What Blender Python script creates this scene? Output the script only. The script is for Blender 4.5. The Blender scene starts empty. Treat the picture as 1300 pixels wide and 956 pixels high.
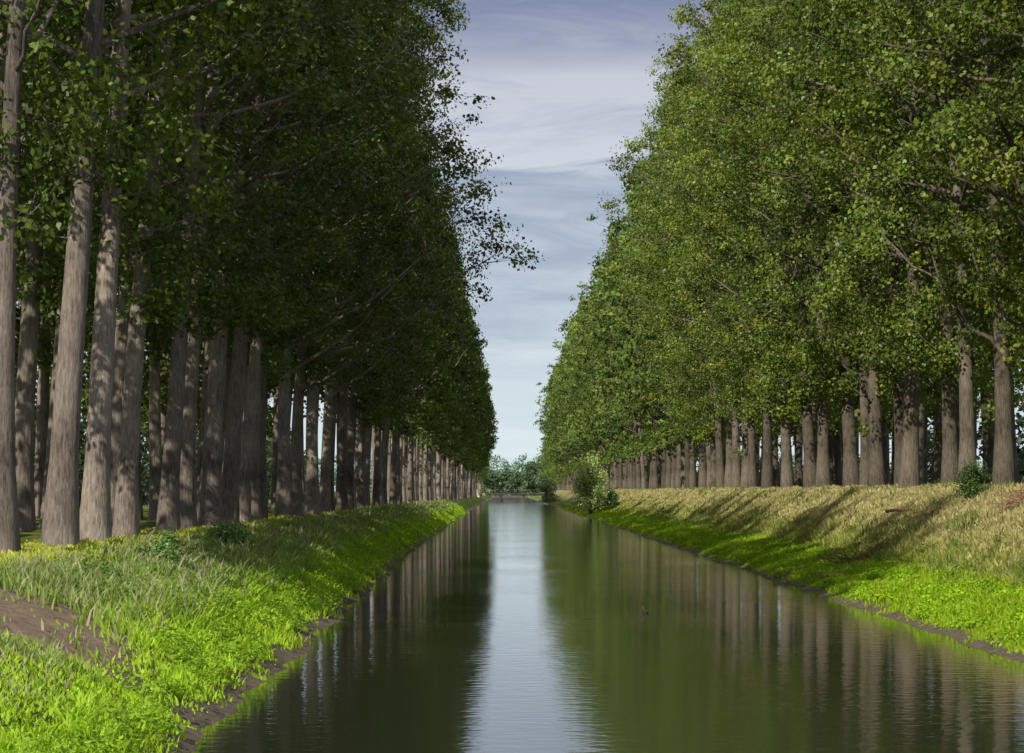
import bpy, math, numpy as np
from mathutils import Vector
rng=np.random.default_rng(7)
sc=bpy.context.scene
sc.view_settings.view_transform='Standard'
sc.view_settings.look='None'
sc.view_settings.exposure=0
SUN_EL=36.0; SUN_AZ=32.0   # sun behind the camera, to the left
CAMH=3.7

# ---------------------------------------------------------------- helpers
def link(o): sc.collection.objects.link(o); return o
def mesh_np(name,V,Q=None,T=None,mats=(),qmat=None,tmat=None,smooth=False,col=None):
    me=bpy.data.meshes.new(name)
    V=np.asarray(V,dtype=np.float32)
    nq=0 if Q is None else len(Q); nt=0 if T is None else len(T)
    loops=[]
    if nq: loops.append(np.asarray(Q,dtype=np.int32).ravel())
    if nt: loops.append(np.asarray(T,dtype=np.int32).ravel())
    loops=np.concatenate(loops)
    starts=np.concatenate([np.arange(nq)*4, nq*4+np.arange(nt)*3]).astype(np.int32)
    me.vertices.add(len(V)); me.vertices.foreach_set('co',V.ravel())
    me.loops.add(len(loops)); me.loops.foreach_set('vertex_index',loops)
    me.polygons.add(nq+nt); me.polygons.foreach_set('loop_start',starts)
    mi=np.zeros(nq+nt,dtype=np.int32)
    if qmat is not None and nq: mi[:nq]=qmat
    if tmat is not None and nt: mi[nq:]=tmat
    me.polygons.foreach_set('material_index',mi)
    for m in mats: me.materials.append(m)
    if smooth is True: me.polygons.foreach_set('use_smooth',np.ones(nq+nt,dtype=bool))
    elif smooth is not False:
        me.polygons.foreach_set('use_smooth',np.asarray(smooth,dtype=bool))
    me.update(calc_edges=True)
    if col is not None:
        a=me.color_attributes.new('Col','FLOAT_COLOR','POINT')
        c=np.ones((len(V),4),dtype=np.float32); c[:,:3]=col
        a.data.foreach_set('color',np.clip(c,0,1).ravel())
    me.validate()
    return me

def norm(a): return a/np.maximum(np.linalg.norm(a,axis=-1,keepdims=True),1e-6)
def tube(P,Rr,k,V,Q,off,C,col):
    P=np.asarray(P,float); n=len(P)
    tan=norm(np.gradient(P,axis=0))
    ref=np.array([0.31,0.95,0.05]) if abs(tan[0][2])>.6 else np.array([0,0,1.])
    u=norm(np.cross(tan,ref)); w=np.cross(tan,u)
    ang=np.arange(k)*2*math.pi/k
    ring=P[:,None,:]+np.asarray(Rr)[:,None,None]*(np.cos(ang)[None,:,None]*u[:,None,:]+np.sin(ang)[None,:,None]*w[:,None,:])
    V.append(ring.reshape(-1,3)); C.append(np.tile(np.asarray(col,float),(n*k,1)))
    i=np.arange(n-1)[:,None]*k; j=np.arange(k)[None,:]; j2=(j+1)%k
    q=np.stack([i+j,i+j2,i+k+j2,i+k+j],-1).reshape(-1,4)+off
    Q.append(q); return off+n*k
def leaves(cent,nrm,size,asp=0.72):
    n=len(cent)
    r=rng.normal(size=(n,3)); t=norm(np.cross(nrm,r)); b=np.cross(nrm,t)
    L=size[:,None]*.5; W=L*asp
    V=np.stack([cent-t*L,cent+b*W-t*L*.1,cent+t*L,cent-b*W-t*L*.1],1).reshape(-1,3)
    Q=np.arange(4*n).reshape(-1,4)
    return V,Q
_ph=rng.uniform(0,6.28,(12,)); _dr=rng.uniform(0,6.28,(12,))
def wn(x,y,sc_,k=0):
    s=0
    for i in range(6):
        f=(1+.55*i)/sc_; a=_dr[(i+k)%12]
        s=s+np.sin((x*math.cos(a)+y*math.sin(a))*f*6.28*.5+_ph[(i*3+k)%12]+1.3*np.sin((y*math.cos(a)-x*math.sin(a))*f*2.1+_ph[(i+5+k)%12]))/(1+.35*i)
    return s/2.6

# ---------------------------------------------------------------- materials
def newmat(n):
    m=bpy.data.materials.new(n); m.use_nodes=True; nt=m.node_tree
    for x in list(nt.nodes): nt.nodes.remove(x)
    return m,nt,nt.nodes,nt.links
def leafmat(name,mult=(1,1,1),trans=0.3,rough=.45,spec=.4,hue=(1,1,1)):
    m,nt,N,L=newmat(name)
    out=N.new('ShaderNodeOutputMaterial'); at=N.new('ShaderNodeAttribute'); at.attribute_name='Col'
    oi=N.new('ShaderNodeObjectInfo')
    mr=N.new('ShaderNodeMapRange'); mr.inputs[3].default_value=.75; mr.inputs[4].default_value=1.25
    L.new(oi.outputs['Random'],mr.inputs[0])
    mu=N.new('ShaderNodeVectorMath'); mu.operation='MULTIPLY'; mu.inputs[1].default_value=mult
    L.new(at.outputs['Color'],mu.inputs[0])
    sc2=N.new('ShaderNodeVectorMath'); sc2.operation='SCALE'; L.new(mu.outputs[0],sc2.inputs[0]); L.new(mr.outputs[0],sc2.inputs['Scale'])
    p=N.new('ShaderNodeBsdfPrincipled'); p.inputs['Roughness'].default_value=rough; p.inputs['Specular IOR Level'].default_value=spec
    L.new(sc2.outputs[0],p.inputs['Base Color'])
    tr=N.new('ShaderNodeBsdfTranslucent')
    m2=N.new('ShaderNodeVectorMath'); m2.operation='MULTIPLY'; m2.inputs[1].default_value=(1.3,1.35,.5)
    L.new(sc2.outputs[0],m2.inputs[0]); L.new(m2.outputs[0],tr.inputs[0])
    mx=N.new('ShaderNodeMixShader'); mx.inputs[0].default_value=trans
    L.new(p.outputs[0],mx.inputs[1]); L.new(tr.outputs[0],mx.inputs[2]); L.new(mx.outputs[0],out.inputs[0])
    return m
M_leafL=leafmat('leaves_shade_tint_left',(1.4,1.28,.8),.34)  # left crowns: shade worked into a darker leaf colour
M_leafR=leafmat('leaves_sunlit_tint_right',(2.1,1.8,1.25),.34)  # right crowns: sunlit look worked into a lighter leaf colour
M_leafFar=leafmat('leaves_far_haze_tint',(2.0,1.85,2.0),.34,.7,.2)  # distance haze put into the leaf colour, paler and bluer
M_leafFarL=leafmat('leaves_far_haze_tint_left',(1.4,1.35,1.25),.3,.7,.2)  # left far row, haze tinted into its leaves as well
M_bush=leafmat('bush_leaves',(1.4,1.4,1.4),.3)
M_grass=leafmat('grass_blades',(1,1,1),.4,.6,.2)

def barkmat(name,c1,c2):
    m,nt,N,L=newmat(name)
    out=N.new('ShaderNodeOutputMaterial'); p=N.new('ShaderNodeBsdfPrincipled'); p.inputs['Roughness'].default_value=.9; p.inputs['Specular IOR Level'].default_value=.15
    tc=N.new('ShaderNodeTexCoord'); mp=N.new('ShaderNodeMapping'); mp.inputs['Scale'].default_value=(9,9,1.6); L.new(tc.outputs['Object'],mp.inputs[0])
    n1=N.new('ShaderNodeTexNoise'); n1.inputs['Scale'].default_value=1.6; n1.inputs['Detail'].default_value=6; n1.inputs['Roughness'].default_value=.7; L.new(mp.outputs[0],n1.inputs[0])
    n2=N.new('ShaderNodeTexNoise'); n2.inputs['Scale'].default_value=.6; n2.inputs['Detail'].default_value=4; L.new(tc.outputs['Object'],n2.inputs[0])
    ad=N.new('ShaderNodeMath'); ad.operation='MULTIPLY_ADD'; ad.inputs[1].default_value=.5; L.new(n2.outputs[0],ad.inputs[0])
    hf=N.new('ShaderNodeMath'); hf.operation='MULTIPLY'; hf.inputs[1].default_value=.6; L.new(n1.outputs[0],hf.inputs[0]); L.new(hf.outputs[0],ad.inputs[2])
    cr=N.new('ShaderNodeValToRGB'); cr.color_ramp.elements[0].position=.42; cr.color_ramp.elements[1].position=.68
    cr.color_ramp.elements[0].color=(*c1,1); cr.color_ramp.elements[1].color=(*c2,1)
    L.new(ad.outputs[0],cr.inputs[0]); 
    oi=N.new('ShaderNodeObjectInfo'); mr=N.new('ShaderNodeMapRange'); mr.inputs[3].default_value=.6; mr.inputs[4].default_value=1.25; L.new(oi.outputs['Random'],mr.inputs[0])
    s2=N.new('ShaderNodeVectorMath'); s2.operation='SCALE'; L.new(cr.outputs[0],s2.inputs[0]); L.new(mr.outputs[0],s2.inputs['Scale']); L.new(s2.outputs[0],p.inputs['Base Color'])
    b=N.new('ShaderNodeBump'); b.inputs['Strength'].default_value=1; b.inputs['Distance'].default_value=.09; L.new(n1.outputs[0],b.inputs['Height']); L.new(b.outputs[0],p.inputs['Normal'])
    L.new(p.outputs[0],out.inputs[0]); return m
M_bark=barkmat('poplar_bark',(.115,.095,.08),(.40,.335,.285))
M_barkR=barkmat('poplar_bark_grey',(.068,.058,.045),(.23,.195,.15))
M_twig=barkmat('dead_wood',(.14,.07,.045),(.36,.21,.14))

# ---------------------------------------------------------------- trees
def make_poplar(name,H,R,zb,lean,nl,lpc,ls,rt,mats,extra=(),subs=2,k=12,tip=2.1,cr_=(.7,1.25),thin=.95):
    V=[];Q=[];C=[];off=0
    n=18; t=np.linspace(0,1,n); z=t*H*.95
    wx,wy=rng.uniform(-.3,.3,2); ph=rng.uniform(0,6.28)
    def axis(zz):
        q=zz/H
        return np.stack([lean*q**1.6+wx*np.sin(q*5+ph),wy*2*q+.2*np.sin(q*6+ph*2),zz],-1)
    P=axis(z); rad=rt*(1-.93*t**.9); rad=rad*(1+.35*np.exp(-z/.5)); z[0]=0
    P[0][2]=-.4
    off=tube(P,rad,k,V,Q,off,C,(.1,.1,.1))
    cl=[]
    def env(zz):
        u=np.clip((zz-zb)/(H-zb),0,1)
        d=(u-.42); d=np.where(d>0,d/.58,d/.46)
        return R*np.clip(1-np.abs(d)**(tip if float(u)>.42 else 2.1),0.05,1)
    def limb(p0,p1,r0,kk,low=.35,nseg=7):
        c=p0+(p1-p0)*np.array([.6,.6,low])
        s=np.linspace(0,1,nseg)[:,None]
        pts=(1-s)**2*p0+2*s*(1-s)*c+s**2*p1
        pts[1:-1]+=rng.normal(0,.11,(nseg-2,3))
        rr=r0*(1-.88*s[:,0])
        nonlocal off
        off=tube(pts,rr,kk,V,Q,off,C,(.1,.1,.1))
        return pts
    ends=[]
    for i in range(nl):
        u=(i+rng.uniform(0,1))/nl
        z0=zb-1.5+(H*.9-zb+1.5)*u**1.0
        a=i*2.399+rng.uniform(-.4,.4)
        z1=z0+rng.uniform(2.0,6.0)*(1-.35*u)
        if u<.12 and rng.random()<.6: z1=z0+rng.uniform(-1.2,1.5)
        z1=min(z1,H*.985)
        r=max(float(env(np.array(z1))),.5)*rng.uniform(.62,1.05)
        p0=axis(np.array(z0)); ax=axis(np.array(z1))
        p1=ax+np.array([math.cos(a)*r,math.sin(a)*r,0])
        ends.append((p0,p1,z0))
    for e in extra:
        z0=e[0]; ends.append((axis(np.array(z0)),np.array(e[1:4],float),z0))
    for p0,p1,z0 in ends:
        Ln=np.linalg.norm(p1-p0)
        pts=limb(p0,p1,min(.04+.011*Ln,.12)*(rt/.38),5,.3)
        for ti in (3,4,5,6):
            if rng.random()<thin: cl.append((*(pts[ti]+rng.normal(0,.4,3)),rng.uniform(*cr_)))
        for s in range(subs+(3 if Ln>9 else 0)):
            b=pts[rng.integers(2,6)]
            d=norm(rng.normal(0,1,3)+np.array([0,0,.5])+norm(p1-p0)*.8)*rng.uniform(1.4,3.2)*(R/7)
            q1=b+d
            qp=limb(b,q1,.03,3,.4,4)
            cl.append((*q1,rng.uniform(cr_[0]*.8,cr_[1]*.95)))
    top=axis(np.array(H*.95))
    for i in range(5): cl.append((*(top+rng.normal(0,.5,3)+[0,0,.3]),.7))
    cl=np.array(cl); nc=len(cl)
    cnt=(lpc*(cl[:,3]/.95)**2*rng.uniform(.6,1.3,nc)).astype(int)
    idx=np.repeat(np.arange(nc),cnt); m=len(idx)
    d=norm(rng.normal(size=(m,3))); rr=rng.random(m)**.5
    lob=norm(rng.normal(size=(nc,3,3))); li=rng.integers(0,3,m)
    flat=np.array([1.1,1.1,.75])
    pos=cl[idx,:3]+(d*flat*.8+lob[idx,li]*.55)*(rr*cl[idx,3])[:,None]
    ax=axis(cl[idx,2]); outw=norm(pos-ax)
    nrm=norm(d*.5+outw*.6+np.array([0,0,.4])+rng.normal(0,.6,(m,3)))
    sz=ls*rng.uniform(.6,1.3,m)
    lv,lq=leaves(pos,nrm,sz)
    cb=rng.uniform(.55,1.4,nc)[idx]*rng.uniform(.7,1.35,m)
    base=np.array([.052,.096,.020]); yel=np.array([.098,.126,.026])
    mixf=np.clip(rng.normal(.28,.28,nc)[idx]+rng.normal(0,.15,m),0,1)[:,None]
    lc=(base*(1-mixf)+yel*mixf)*cb[:,None]
    nb=sum(len(q) for q in Q)
    Vb=np.concatenate(V); Cb=np.concatenate(C); Qb=np.concatenate(Q)
    VV=np.concatenate([Vb,lv]); QQ=np.concatenate([Qb,lq+len(Vb)])
    CC=np.concatenate([Cb,np.repeat(lc,4,axis=0)])
    mi=np.zeros(len(QQ),dtype=np.int32); mi[nb:]=1
    sm=np.zeros(len(QQ),dtype=bool); sm[:nb]=True
    return mesh_np(name,VV,QQ,None,mats,mi,None,sm,CC)

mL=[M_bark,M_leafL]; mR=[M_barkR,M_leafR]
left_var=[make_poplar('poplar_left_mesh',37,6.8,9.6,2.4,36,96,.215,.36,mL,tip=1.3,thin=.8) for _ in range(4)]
left_ext=[]
for v in range(3):
    ex=[(z0+rng.uniform(-1.5,1.5),x1+rng.uniform(-.7,.5),rng.uniform(-3.5,3.5),z1+rng.uniform(-1.3,1.3)) for z0,x1,z1 in
        ((8,7.8,12.5),(9.5,10.2 if v!=1 else 8.6,15.5),(12,8.2,19),(15,8.2,22),(18,7.7,25.5),(22,7.4,29),(25,6.9,32))]
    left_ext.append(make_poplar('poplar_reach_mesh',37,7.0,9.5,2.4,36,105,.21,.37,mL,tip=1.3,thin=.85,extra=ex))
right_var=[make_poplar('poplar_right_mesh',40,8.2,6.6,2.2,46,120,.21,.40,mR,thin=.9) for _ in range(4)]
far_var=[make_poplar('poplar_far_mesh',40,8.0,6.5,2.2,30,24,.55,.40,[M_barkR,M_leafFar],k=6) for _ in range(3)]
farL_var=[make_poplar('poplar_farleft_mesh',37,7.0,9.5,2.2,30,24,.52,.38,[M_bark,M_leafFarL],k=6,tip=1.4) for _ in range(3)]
backL=[make_poplar('poplar_back_mesh',36,6.5,8,0,26,26,.46,.36,mL,k=8,tip=1.3) for _ in range(2)]
backR=[make_poplar('poplar_backright_mesh',38,7,6,0,26,26,.48,.38,mR,k=8) for _ in range(2)]

def put(me,x,y,z,rot,s,name='poplar_tree'):
    o=bpy.data.objects.new(name,me); o.location=(x,y,z); o.rotation_euler=(rng.normal(0,.012),rng.normal(0,.015),rot); w_=s*rng.uniform(.88,1.08); o.scale=(w_,w_,s*rng.uniform(.95,1.05)); link(o); return o

# ---------------------------------------------------------------- terrain
def shoreL(y): return .85+np.interp(y,[-50,30,46,89,146,400,900],[-5.0,-5.1,-5.5,-5.9,-6.7,-7.6,-8.2])+.25*wn(y*1.0,0*y,9,1)+.16*wn(y,0*y,2.5,4)+.06*wn(y,0*y,.7,2)
def shoreR(y): return 10.95+.20*wn(y,0*y,11,3)+.13*wn(y,0*y+3,3,7)+.06*wn(y,0*y,.8,5)
sL=[-4,-1,0,.35,.9,2,3.5,5.2,8,20,40,80]; zL=[-1.5,-.5,-.03,.10,.40,1.0,1.7,2.25,2.45,2.4,2.0,1.8]
sR=[-4,-1,0,.5,1.2,4.2,8.2,9,22,32,80]; zR=[-1.5,-.5,-.03,.10,.28,.85,3.6,3.82,3.65,2.0,1.8]
def ground(x,y):
    x=np.asarray(x,float); y=np.asarray(y,float)
    s=shoreL(y)-x; t=x-shoreR(y)
    zl=np.interp(s,sL,zL); zr=np.interp(t,sR,zR)
    z=np.where(x<2,zl,zr)
    amp=np.clip(np.minimum(np.abs(s),np.abs(t))*.5,0,1)*np.where((s>0)|(t>0),1,0)
    z=z+amp*(.10*wn(x,y,5,2)+.04*wn(x,y,1.6,5))
    f=np.clip((y-1250)/150,0,1)
    return z*(1-f)+1.9*f
def soilpatch(x,y): return np.exp(-(((x+8.1)/1.9)**2+((y-40.0)/4.2)**2)**2)*(.82+.3*wn(x,y,.9,3))
xs=np.concatenate([[-4000,-1500,-600,-300,-150,-80,-50,-35,-25,-20],np.arange(-17,-3,.2),np.arange(-3,10,1.0),np.arange(10,21.5,.2),[23,26,30,36,44,60,90,150,300,600,1500,4000]])
ys=np.concatenate([[-200,-50,0,8],np.arange(14,120,.3),np.arange(120,300,1.2),np.arange(300,1400,8),[1500,1800,2500,4000,8000]])
X,Y=np.meshgrid(xs,ys); Z=ground(X,Y)
nx,ny=len(xs),len(ys)
V=np.stack([X,Y,Z],-1).reshape(-1,3)
i=np.arange(ny-1)[:,None]*nx; j=np.arange(nx-1)[None,:]
Q=np.stack([i+j,i+j+1,i+nx+j+1,i+nx+j],-1).reshape(-1,4)
S=shoreL(Y)-X; T=X-shoreR(Y)
mud=np.array([.24,.195,.14]); gr=np.array([.12,.17,.035]); tan=np.array([.30,.27,.12]); soil=np.array([.40,.29,.205]); litter=np.array([.30,.31,.08])
col=np.zeros(X.shape+(3,))+gr
def blend(c,m,w): w=np.clip(w,0,1)[...,None]; return c*(1-w)+m*w
col=blend(col,litter,((S>5)&(S<30)).astype(float)*.8*(0.6+.6*wn(X,Y,6,3)))
col=blend(col,tan,np.clip((T-4.0)/1.2,0,1)*np.clip((30-T)/3,0,1)*.9)
col=blend(col,mud,np.clip((.85-np.abs(np.where(X<2,S,T)-0))/.3,0,1))
col=blend(col,mud*.5,((S<-.05)&(T<-.05)).astype(float))
col=blend(col,soil,soilpatch(X,Y)*1.7)
gm,nt,N,L=newmat('ground_soil_grass')
out=N.new('ShaderNodeOutputMaterial'); p=N.new('ShaderNodeBsdfPrincipled'); p.inputs['Roughness'].default_value=.95; p.inputs['Specular IOR Level'].default_value=.1
at=N.new('ShaderNodeAttribute'); at.attribute_name='Col'; geo=N.new('ShaderNodeNewGeometry')
n1=N.new('ShaderNodeTexNoise'); n1.inputs['Scale'].default_value=3.2; n1.inputs['Detail'].default_value=9; n1.inputs['Roughness'].default_value=.85; L.new(geo.outputs['Position'],n1.inputs[0])
mr=N.new('ShaderNodeMapRange'); mr.inputs[1].default_value=.3; mr.inputs[2].default_value=.7; mr.inputs[3].default_value=.4; mr.inputs[4].default_value=1.6; L.new(n1.outputs[0],mr.inputs[0])
s2=N.new('ShaderNodeVectorMath'); s2.operation='SCALE'; L.new(at.outputs['Color'],s2.inputs[0]); L.new(mr.outputs[0],s2.inputs['Scale']); L.new(s2.outputs[0],p.inputs['Base Color'])
b=N.new('ShaderNodeBump'); b.inputs['Strength'].default_value=1; b.inputs['Distance'].default_value=.25; L.new(n1.outputs[0],b.inputs['Height']); L.new(b.outputs[0],p.inputs['Normal'])
L.new(p.outputs[0],out.inputs[0])
link(bpy.data.objects.new('ground',mesh_np('ground',V,Q,None,[gm],smooth=True,col=col.reshape(-1,3))))

# ---------------------------------------------------------------- water
wm,nt,N,L=newmat('canal_water')
out=N.new('ShaderNodeOutputMaterial'); p=N.new('ShaderNodeBsdfPrincipled')
p.inputs['Base Color'].default_value=(.026,.031,.014,1); p.inputs['Roughness'].default_value=.05; p.inputs['IOR'].default_value=1.8
geo=N.new('ShaderNodeNewGeometry'); mp=N.new('ShaderNodeMapping'); mp.inputs['Scale'].default_value=(.7,1.0,1); L.new(geo.outputs['Position'],mp.inputs[0])
n1=N.new('ShaderNodeTexNoise'); n1.inputs['Scale'].default_value=2.8; n1.inputs['Detail'].default_value=3; L.new(mp.outputs[0],n1.inputs[0])
n2=N.new('ShaderNodeTexNoise'); n2.inputs['Scale'].default_value=.07; n2.inputs['Detail'].default_value=3; L.new(mp.outputs[0],n2.inputs[0])
mr=N.new('ShaderNodeMapRange'); mr.inputs[1].default_value=.38; mr.inputs[2].default_value=.68; mr.inputs[3].default_value=.4; mr.inputs[4].default_value=1.15; L.new(n2.outputs[0],mr.inputs[0])
ml=N.new('ShaderNodeMath'); ml.operation='MULTIPLY'; L.new(n1.outputs[0],ml.inputs[0]); L.new(mr.outputs[0],ml.inputs[1])
b=N.new('ShaderNodeBump'); b.inputs['Strength'].default_value=1; b.inputs['Distance'].default_value=.009; L.new(ml.outputs[0],b.inputs['Height']); L.new(b.outputs[0],p.inputs['Normal'])
L.new(p.outputs[0],out.inputs[0])
link(bpy.data.objects.new('canal_water',mesh_np('canal_water',[[-14,-100,0],[18,-100,0],[18,1330,0],[-14,1330,0]],[[0,1,2,3]],None,[wm])))

# ---------------------------------------------------------------- place trees
def row(vars_,x0,y0,y1,sp,jx,side,smin=.93,smax=1.05):
    y=y0
    while y<y1:
        yy=y+rng.uniform(-.8,.8); x=x0+rng.uniform(-jx,jx)
        rot=(0 if side<0 else math.pi)+rng.uniform(-.6,.6)
        me=vars_[rng.integers(len(vars_))]
        put(me,x,yy,float(ground(x,yy)),rot,rng.uniform(smin,smax))
        y+=sp*rng.uniform(.85,1.15)
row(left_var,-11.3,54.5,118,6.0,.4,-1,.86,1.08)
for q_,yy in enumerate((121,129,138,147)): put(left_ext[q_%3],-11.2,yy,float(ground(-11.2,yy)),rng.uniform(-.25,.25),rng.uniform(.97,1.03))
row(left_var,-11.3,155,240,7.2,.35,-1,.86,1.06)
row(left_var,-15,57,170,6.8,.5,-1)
row(backL,-22,60,230,7.5,.9,-1)
row(backL,-28,72,230,9.5,1,-1)
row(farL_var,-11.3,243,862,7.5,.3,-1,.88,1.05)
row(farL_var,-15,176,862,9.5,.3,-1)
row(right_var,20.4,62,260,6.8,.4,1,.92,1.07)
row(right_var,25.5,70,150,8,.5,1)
row(backR,26,155,300,8.5,.6,1)
row(backR,33,80,260,8,1,1)
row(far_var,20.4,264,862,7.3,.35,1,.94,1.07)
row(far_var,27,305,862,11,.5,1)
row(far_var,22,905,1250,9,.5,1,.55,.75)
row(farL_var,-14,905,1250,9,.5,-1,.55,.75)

# distant tree masses
def tree_mass(name,pts,mat,ls,per,ncl=9):
    cs=[];rad=[]
    for (x,y,h,w) in pts:
        for k in range(ncl):
            u=rng.uniform(.06,1); r=w*.5*math.sqrt(max(1-(abs(u-.45)/.6)**2,.05))
            a=rng.uniform(0,6.28); cs.append((x+math.cos(a)*r*.6,y+math.sin(a)*r*.6,1.9+u*h*.88)); rad.append(w*.26)
    cs=np.array(cs); rad=np.array(rad); idx=np.repeat(np.arange(len(cs)),per); m=len(idx)
    d=norm(rng.normal(size=(m,3))); pos=cs[idx]+d*(rng.random(m)**.4*rad[idx])[:,None]
    v,q=leaves(pos,norm(d+rng.normal(0,.5,(m,3))+[0,0,.3]),ls*rng.uniform(.6,1.3,m),.9)
    c=np.array([.07,.105,.045])*rng.uniform(.75,1.25,len(cs))[idx][:,None]*rng.uniform(.8,1.2,m)[:,None]
    return link(bpy.data.objects.new(name,mesh_np(name,v,q,None,[mat],col=np.repeat(c,4,axis=0))))
M_mass=leafmat('distant_mass_haze_tint',(1.6,1.6,2.1),.25,.8,.1)  # colour carries painted haze for the far end of the canal
pts=[(x+rng.uniform(-2,2),1450+rng.uniform(-60,60)+abs(x)*.3,rng.uniform(11,15)+(6 if x>10 else 0),rng.uniform(8,12)) for x in np.arange(-60,70,1.5)]
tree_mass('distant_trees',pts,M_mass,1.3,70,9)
M_mass2=leafmat('horizon_mass_haze_tint',(2.2,2.3,3.8),.25,.8,.1)  # strongest blue tint, standing in for haze at the horizon
pts=[(x,2300+rng.uniform(-80,80),rng.uniform(28,40),20) for x in np.arange(-600,600,6)]
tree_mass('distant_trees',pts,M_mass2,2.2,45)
M_hedge=leafmat('hedge_leaves',(.75,.8,.6),.25)
pts=[(-37-.02*y+rng.uniform(-2,2),y,rng.uniform(6,12)*(.6+.7*(rng.random()>.12)),rng.uniform(6,9)) for y in np.arange(80,560,4.0)]
tree_mass('field_hedge',pts,M_hedge,.55,60,8)
pts=[(48+rng.uniform(-3,3),y,rng.uniform(4,9)*(.4+.8*(rng.random()>.3)),rng.uniform(5,9)) for y in np.arange(110,700,5.5)]
tree_mass('field_hedge',pts,M_hedge,.55,60,8)

# ---------------------------------------------------------------- bank vegetation
def blades(name,N_,side,y0,y1):
    y=np.exp(rng.uniform(math.log(y0),math.log(y1),N_))
    smax=(7.5 if side<0 else 9.5)
    s=rng.uniform(.1,smax,N_)
    edge=.50+.30*wn(y,0*y,1.7,2)+.22*wn(y,0*y,.6,6)+rng.normal(0,.1,N_)
    keep=s>edge
    x=np.where(side<0,shoreL(y)-s,shoreR(y)+s)
    if side<0: keep&=~(soilpatch(x,y)>rng.random(N_)**2.2*.8+.1)
    clump=wn(x,y,2.2,1); cl2=wn(x,y,.8,8); 
    if side<0: keep&=~((s>5.4)&(rng.random(N_)<.55))
    x,y,s,clump,cl2=[a[keep] for a in (x,y,s,clump,cl2)]; n=len(x)
    z=ground(x,y)-.03
    if side<0:
        h=np.interp(s,[.3,1.2,2.5,4.4,5.7,8],[.16,.22,.34,.28,.11,.08])*(1+.65*clump)
        h=np.where((x<-5.6)&(y<42),h*.42,h)
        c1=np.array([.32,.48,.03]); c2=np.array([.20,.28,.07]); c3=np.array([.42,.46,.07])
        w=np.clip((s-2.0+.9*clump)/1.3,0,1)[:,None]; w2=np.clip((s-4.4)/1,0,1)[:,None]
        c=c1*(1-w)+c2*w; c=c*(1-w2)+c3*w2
        pale=np.array([.36,.34,.21]); pw=((rng.random(n)<.10)&(s>1.8)&(s<5))[:,None]; c=np.where(pw,pale,c); h=np.where(pw[:,0],h*1.35,h)
    else:
        h=np.interp(s,[.3,1,3.6,4.4,6,9.5],[.12,.18,.24,.28,.22,.15])*(1+.6*clump)
        c1=np.array([.32,.48,.02]); c2=np.array([.38,.39,.11]); c3=np.array([.56,.49,.25])
        w=np.clip((s-3.6+.9*clump)/1.2,0,1)[:,None]; w2=np.clip((s-5.0+.9*cl2)/1.5,0,1)[:,None]*.9
        c=c1*(1-w)+c2*w; c=c*(1-w2)+c3*w2
        dk_=((s>3.8)&(clump>.55)&(rng.random(n)<.45))[:,None]; c=np.where(dk_,np.array([.18,.26,.05]),c); h=np.where(dk_[:,0],h*1.3,h)
    h=np.maximum(h,.05)*rng.uniform(.5,1.3,n)
    c=c*rng.uniform(.7,1.3,n)[:,None]*(1+.25*cl2)[:,None]
    wd=(.011+.00024*y)*rng.uniform(.7,1.4,n)
    a=rng.uniform(0,6.28,n); dx=np.cos(a)*wd; dy=np.sin(a)*wd*.6
    lx=rng.normal(0,.38,n)*h; ly=rng.normal(0,.38,n)*h
    P=np.stack([x,y,z],-1)
    A=P+np.stack([dx,dy,0*x],-1); B=P-np.stack([dx,dy,0*x],-1)
    Mv=P+np.stack([lx*.35,ly*.35,h*.62],-1); Mc=Mv+np.stack([dx,dy,0*x],-1)*.75; Md=Mv-np.stack([dx,dy,0*x],-1)*.75
    Tp=P+np.stack([lx,ly,h],-1)
    Vv=np.stack([A,B,Md,Mc,Tp],1).reshape(-1,3); o=np.arange(n)[:,None]*5
    Qq=o+np.array([[0,1,2,3]]); Tt=o+np.array([[3,2,4]])
    cc=np.repeat(c,5,axis=0); 
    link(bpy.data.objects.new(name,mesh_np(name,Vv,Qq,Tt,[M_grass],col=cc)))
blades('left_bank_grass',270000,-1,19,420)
blades('right_bank_grass',240000,1,48,520)

def weeds(name,items,ls):
    ps=[];ns=[];cs=[];zs=[]
    for (x,y,r,h,c,n) in items:
        d=norm(rng.normal(size=(n,3))); d[:,2]=abs(d[:,2])
        rr=rng.random(n)**.35
        z0=float(ground(x,y))
        ps.append(np.array([x,y,z0])+d*np.array([r,r,h])*rr[:,None]); ns.append(norm(d*.6+[0,0,.7]+rng.normal(0,.5,(n,3))))
        cs.append(np.array(c)*rng.uniform(.8,1.2)*rng.uniform(.7,1.3,n)[:,None]); zs.append(ls*rng.uniform(.6,1.3,n))
    v,q=leaves(np.concatenate(ps),np.concatenate(ns),np.concatenate(zs),.6)
    link(bpy.data.objects.new(name,mesh_np(name,v,q,None,[M_grass],col=np.repeat(np.concatenate(cs),4,axis=0))))
it=[]
for k in range(720):
    y=math.exp(rng.uniform(math.log(24),math.log(230))); s=rng.choice([rng.uniform(.6,1.9),rng.uniform(1.6,4.4)],p=[.45,.55])
    x=float(shoreL(np.array(y)))-s
    if soilpatch(x,y)>.05 or (x<-5.4 and y<37): continue
    c=(.29,.47,.03) if s<1.9 else ((.16,.27,.06) if rng.random()<.55 else (.25,.40,.05))
    r=rng.uniform(.2,.6); it.append((x,y,r,r*rng.uniform(.5,1.2),c,int(340*r)))
weeds('left_bank_weeds',it,.09)
it=[]
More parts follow.
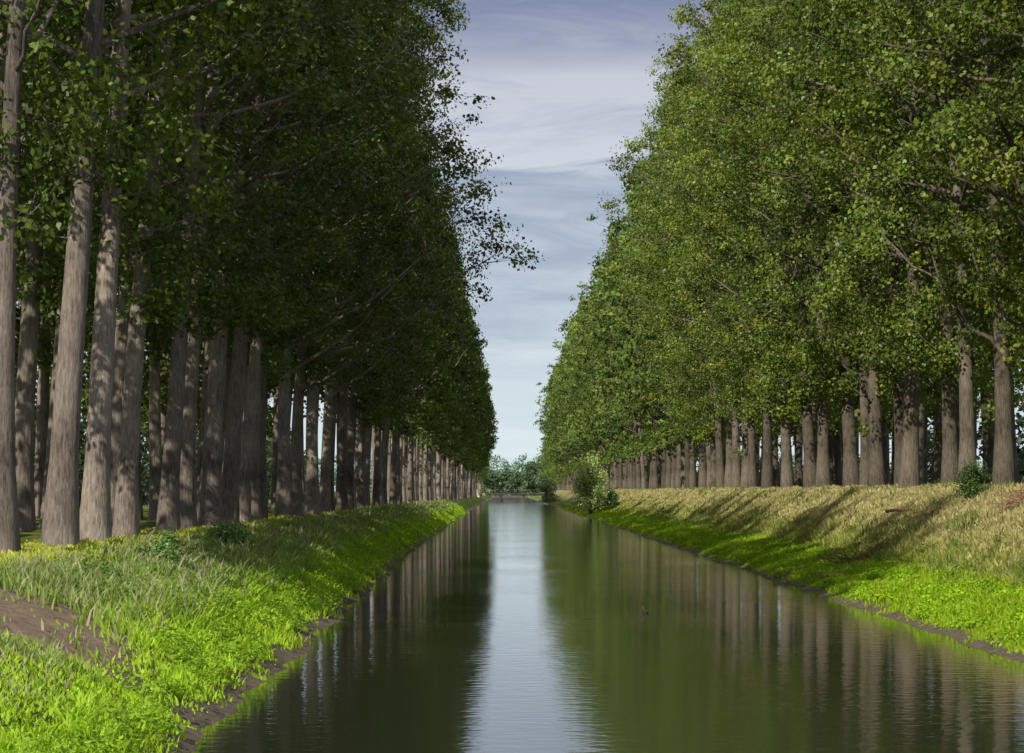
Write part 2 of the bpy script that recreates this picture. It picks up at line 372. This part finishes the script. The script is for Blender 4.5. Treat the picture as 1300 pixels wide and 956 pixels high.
for k in range(560):
    y=math.exp(rng.uniform(math.log(55),math.log(300))); s=rng.choice([rng.uniform(.7,3.6),rng.uniform(3.4,6.0)],p=[.75,.25])
    x=float(shoreR(np.array(y)))+s
    c=(.30,.48,.02) if s<3.6 else (.20,.29,.05)
    r=rng.uniform(.25,.6); it.append((x,y,r,r*rng.uniform(.4,.9),c,int(300*r)))
weeds('right_bank_weeds',it,.11)

# ---------------------------------------------------------------- bushes
def bush(name,x,y,w,h,n,ls,c,stems=9):
    V=[];Q=[];C=[];off=0
    cl=[]
    for i in range(stems):
        a=rng.uniform(0,6.28); r=w*.5*rng.uniform(.1,.85); hh=h*rng.uniform(.4,.92)*(1-.35*r/(w*.5))
        e=np.array([math.cos(a)*r,math.sin(a)*r,hh]); s=np.linspace(0,1,6)[:,None]
        pts=(1-s)**2*np.zeros(3)+2*s*(1-s)*e*[.35,.35,.6]+s**2*e; pts[0][2]=-.2
        off=tube(pts,.012*h*(1-.8*s[:,0])+.004,5,V,Q,off,C,(.1,.1,.1))
        for k in range(5): cl.append((*(pts[rng.integers(2,6)]+rng.normal(0,.06,3)*w),w*rng.uniform(.12,.22)))
    for k in range(stems):
        a=rng.uniform(0,6.28); r=w*.42*rng.random()**.5; cl.append((math.cos(a)*r,math.sin(a)*r,h*.18,w*.2))
    cl=np.array(cl); idx=rng.integers(0,len(cl),n)
    d=norm(rng.normal(size=(n,3))); pos=cl[idx,:3]+d*(rng.random(n)**.4*cl[idx,3])[:,None]; pos[:,2]=np.maximum(pos[:,2],.02)
    v,q=leaves(pos,norm(d+[0,0,.4]+rng.normal(0,.5,(n,3))),ls*rng.uniform(.6,1.3,n))
    cc=np.array(c)*rng.uniform(.7,1.25,len(cl))[idx][:,None]*rng.uniform(.75,1.25,n)[:,None]
    Vb=np.concatenate(V);Qb=np.concatenate(Q)
    mi=np.zeros(len(Qb)+len(q),dtype=np.int32); mi[len(Qb):]=1
    me=mesh_np(name,np.concatenate([Vb,v]),np.concatenate([Qb,q+len(Vb)]),None,[M_barkR,M_bush],mi,None,False,np.concatenate([np.concatenate(C),np.repeat(cc,4,axis=0)]))
    o=bpy.data.objects.new(name,me); o.location=(x,y,float(ground(x,y))); link(o); return o
bush('willow_shrub',12.0,350,5.8,9.4,12000,.28,(.28,.36,.13),30)
bush('willow_shrub',15.0,352,3.4,3.6,4000,.24,(.14,.21,.07),12)
bush('willow_shrub',12.0,690,6,7.5,3500,.5,(.22,.28,.13),12)
bush('elder_bush',18.6,97,1.7,1.8,4000,.085,(.045,.085,.02),14)
bush('elder_bush',19.4,86,2.2,1.4,3500,.09,(.12,.13,.045),9)
bush('elder_bush',-8.4,58,1.4,1.0,3000,.09,(.11,.19,.05),12)
bush('elder_bush',-8.7,75,1.5,1.0,3000,.10,(.13,.21,.05),12)

def brush(name,x,y,n,w,h,r0,mat=M_twig):
    V=[];Q=[];C=[];off=0
    for i in range(n):
        a=rng.uniform(-.9,.9)+(0 if rng.random()<.5 else math.pi); L_=w*rng.uniform(.3,1)
        s=np.linspace(0,1,6)[:,None]; st=rng.normal(0,.15,3)*w; st[2]=0
        e=st+np.array([math.cos(a)*L_,math.sin(a)*L_,rng.uniform(.1,1)*h])
        pts=st+(e-st)*s+rng.normal(0,.03,(6,3))*w
        pts[:,2]+=(ground(x+pts[:,0],y+pts[:,1])-float(ground(x,y)))
        off=tube(pts,r0*(1-.8*s[:,0])*rng.uniform(.5,1),5,V,Q,off,C,(.1,.1,.1))
    o=bpy.data.objects.new(name,mesh_np(name,np.concatenate(V),np.concatenate(Q),None,[mat],smooth=True)); o.location=(x,y,float(ground(x,y))+.12); link(o)
brush('fallen_branches',14.2,98,34,1.9,1.0,.03)
brush('fallen_branches',12.4,92,14,1.4,.5,.025)
brush('dead_brushwood',18.9,89,34,1.6,1.2,.022)
brush('driftwood',11.25,99,10,1.4,.35,.03)
brush('driftwood',-5.3,84,8,1.0,.4,.025)
V=[];Q=[];C=[]
s=np.linspace(0,1,9)[:,None]; off=tube(np.array([-.9,0,.12])+s*np.array([1.9,.5,-.02])+.03*np.sin(s*9),np.linspace(.07,.03,9),8,V,Q,0,C,(.1,.1,.1))
off=tube(np.array([0.1,.2,.15])+s*np.array([.5,.1,.4]),np.linspace(.03,.01,9),6,V,Q,off,C,(.1,.1,.1))
o=bpy.data.objects.new('fallen_log',mesh_np('fallen_log',np.concatenate(V),np.concatenate(Q),None,[M_twig],smooth=True)); o.location=(17.8,108,float(ground(17.8,108))+.16); o.rotation_euler=(0,-.1,0); link(o)

# ---------------------------------------------------------------- simple solid materials
def solid(name,c,r=.7,ns=6):
    m,nt,N,L=newmat(name); out=N.new('ShaderNodeOutputMaterial'); p=N.new('ShaderNodeBsdfPrincipled'); p.inputs['Roughness'].default_value=r
    tc=N.new('ShaderNodeTexCoord'); n=N.new('ShaderNodeTexNoise'); n.inputs['Scale'].default_value=ns; n.inputs['Detail'].default_value=5; L.new(tc.outputs['Object'],n.inputs[0])
    cr=N.new('ShaderNodeValToRGB'); cr.color_ramp.elements[0].color=(*[v*.7 for v in c],1); cr.color_ramp.elements[1].color=(*[min(v*1.3,1) for v in c],1)
    L.new(n.outputs[0],cr.inputs[0]); L.new(cr.outputs[0],p.inputs['Base Color']); L.new(p.outputs[0],out.inputs[0]); return m
M_conc=solid('bridge_concrete',(.55,.55,.40),.8,1.5); M_rail=solid('bridge_rail_paint',(.45,.50,.26),.6)
def box(V,Q,off,c,s):
    c=np.array(c,float); s=np.array(s,float)/2
    v=np.array([[a,b_,d] for a in(-1,1) for b_ in(-1,1) for d in(-1,1)])*s+c
    V.append(v); Q.append(np.array([[0,1,3,2],[4,6,7,5],[0,4,5,1],[2,3,7,6],[0,2,6,4],[1,5,7,3]])+off); return off+8
br=bpy.data.objects.new('canal_bridge',None); link(br); br.location=(1.6,850,0)
def part(name,boxes,mat,parent):
    V=[];Q=[];off=0
    for c,s in boxes: off=box(V,Q,off,c,s)
    o=bpy.data.objects.new(name,mesh_np(name,np.concatenate(V),np.concatenate(Q),None,[mat])); link(o); o.parent=parent; return o
part('deck',[((0,0,2.25),(26,5,.6)),((0,-2.62,2.75),(26,.22,.4))],M_conc,br)
part('piers',[((-4,0,.8),(.8,4.4,2.3)),((4,0,.8),(.8,4.4,2.3)),((-11.6,0,.9),(1.5,4.9,2.1)),((11.6,0,.9),(1.5,4.9,2.1))],M_conc,br)
part('railing',[((x,-2.4,3.45),(.2,.16,1.0)) for x in np.arange(-12.4,12.5,2.2)]+[((0,-2.4,4.03),(26,.2,.18)),((0,-2.4,3.55),(25.9,.1,.12))],M_rail,br)

# ---------------------------------------------------------------- duck
M_duck=solid('duck_feathers',(.045,.035,.03),.6,30); M_bill=solid('duck_bill',(.25,.17,.05),.5,30)
dk=bpy.data.objects.new('duck',None); link(dk); dk.location=(4.15,73,-.01); dk.rotation_euler=(0,0,1.9); dk.scale=(.65,.65,.65)
def lathe(name,P,R,mat,k=14):
    V=[];Q=[];C=[]; tube(P,R,k,V,Q,0,C,(0,0,0)); 
    o=bpy.data.objects.new(name,mesh_np(name,V[0],Q[0],None,[mat],smooth=True)); link(o); o.parent=dk
    md=o.modifiers.new('s','SUBSURF'); md.levels=1; md.render_levels=1; return o
lathe('body_neck_head',[(-.30,0,.13),(-.26,0,.12),(-.18,0,.08),(-.05,0,.06),(.10,0,.07),(.19,0,.12),(.23,0,.20),(.245,0,.27),(.27,0,.325),(.31,0,.335),(.34,0,.325)],[.005,.03,.075,.105,.10,.07,.042,.036,.048,.042,.006],M_duck)
lathe('bill',[(.32,0,.325),(.36,0,.315),(.40,0,.305),(.41,0,.304)],[.02,.018,.018,.003],M_bill)
lathe('wing_left',[(-.24,.06,.13),(-.1,.085,.12),(.06,.08,.11),(.12,.06,.10)],[.006,.035,.04,.008],M_duck)
lathe('wing_right',[(-.24,-.06,.13),(-.1,-.085,.12),(.06,-.08,.11),(.12,-.06,.10)],[.006,.035,.04,.008],M_duck)

# ---------------------------------------------------------------- world / sky
w=bpy.data.worlds.new('World'); sc.world=w; w.use_nodes=True; nt=w.node_tree; N=nt.nodes; L=nt.links
for x in list(N): N.remove(x)
out=N.new('ShaderNodeOutputWorld'); bg=N.new('ShaderNodeBackground'); bg.inputs[1].default_value=.1
sky=N.new('ShaderNodeTexSky'); sky.sky_type='NISHITA'; sky.sun_disc=False; sky.sun_elevation=math.radians(SUN_EL); sky.sun_rotation=math.radians(180+SUN_AZ)
tc=N.new('ShaderNodeTexCoord'); sx=N.new('ShaderNodeSeparateXYZ'); L.new(tc.outputs['Generated'],sx.inputs[0])
mp=N.new('ShaderNodeMapping'); mp.inputs['Scale'].default_value=(12,2,70); mp.inputs['Rotation'].default_value=(0,.05,0); L.new(tc.outputs['Generated'],mp.inputs[0])
n1=N.new('ShaderNodeTexNoise'); n1.inputs['Scale'].default_value=1.0; n1.inputs['Detail'].default_value=10; n1.inputs['Roughness'].default_value=.62; n1.inputs['Distortion'].default_value=.6; L.new(mp.outputs[0],n1.inputs[0])
wz=N.new('ShaderNodeMath'); wz.operation='MULTIPLY_ADD'; wz.inputs[1].default_value=.03; L.new(n1.outputs[0],wz.inputs[0]); L.new(sx.outputs['Z'],wz.inputs[2])
dz=N.new('ShaderNodeMapRange'); dz.inputs[1].default_value=.015; dz.inputs[2].default_value=.235; L.new(wz.outputs[0],dz.inputs[0])
den=N.new('ShaderNodeValToRGB'); e=den.color_ramp.elements
e[0].position=0; e[0].color=(.60,.60,.60,1); e[1].position=1; e[1].color=(.46,.46,.46,1)
for pp,vv in ((.2,.52),(.42,.42),(.595,.34),(.62,.68),(.76,.74),(.82,.44),(.90,.28)):
    q=e.new(pp); q.color=(vv,vv,vv,1)
L.new(dz.outputs[0],den.inputs[0])
sm=N.new('ShaderNodeMath'); sm.operation='ADD'; L.new(n1.outputs[0],sm.inputs[0]); L.new(den.outputs[0],sm.inputs[1])
cr=N.new('ShaderNodeMapRange'); cr.inputs[1].default_value=.80; cr.inputs[2].default_value=1.22; L.new(sm.outputs[0],cr.inputs[0])
mrz=N.new('ShaderNodeMapRange'); mrz.inputs[1].default_value=0; mrz.inputs[2].default_value=.2; L.new(sx.outputs['Z'],mrz.inputs[0])
cd=N.new('ShaderNodeValToRGB'); e=cd.color_ramp.elements
e[0].position=0; e[0].color=(.68,.83,.92,1); e[1].position=1; e[1].color=(.22,.25,.39,1)
x_=e.new(.35); x_.color=(.42,.49,.62,1)
cl_=N.new('ShaderNodeValToRGB'); e=cl_.color_ramp.elements
e[0].position=0; e[0].color=(.80,.92,.97,1); e[1].position=1; e[1].color=(.57,.56,.64,1)
L.new(mrz.outputs[0],cd.inputs[0]); L.new(mrz.outputs[0],cl_.inputs[0])
mx=N.new('ShaderNodeMix'); mx.data_type='RGBA'; L.new(cr.outputs[0],mx.inputs[0]); L.new(cd.outputs[0],mx.inputs[6]); L.new(cl_.outputs[0],mx.inputs[7])
hz=N.new('ShaderNodeMapRange'); hz.inputs[1].default_value=.25; hz.inputs[2].default_value=.6; hz.inputs[3].default_value=10; hz.inputs[4].default_value=16; L.new(sx.outputs['Z'],hz.inputs[0])  # sky overhead, out of frame, brightened as added fill light
scl=N.new('ShaderNodeVectorMath'); scl.operation='SCALE'; L.new(mx.outputs[2],scl.inputs[0]); L.new(hz.outputs[0],scl.inputs['Scale'])
mx2=N.new('ShaderNodeMix'); mx2.data_type='RGBA'; mx2.inputs[0].default_value=.88; L.new(sky.outputs[0],mx2.inputs[6]); L.new(scl.outputs[0],mx2.inputs[7])
L.new(mx2.outputs[2],bg.inputs[0]); L.new(bg.outputs[0],out.inputs[0])

sd=bpy.data.lights.new('sun','SUN'); sd.energy=5; sd.angle=math.radians(.5); sd.color=(1,.93,.80)
so=bpy.data.objects.new('sun',sd); link(so)
el,az=math.radians(SUN_EL),math.radians(SUN_AZ)
tosun=Vector((-math.sin(az)*math.cos(el),-math.cos(az)*math.cos(el),math.sin(el)))
so.rotation_euler=tosun.to_track_quat('Z','Y').to_euler()

# ---------------------------------------------------------------- camera
cam=bpy.data.cameras.new('camera'); co=bpy.data.objects.new('camera',cam); link(co)
co.location=(0,0,CAMH); co.rotation_euler=(math.radians(90),0,0)
cam.lens=85; cam.sensor_width=36; cam.shift_x=.004; cam.shift_y=.1115; cam.clip_end=20000; cam.clip_start=.5
sc.camera=co
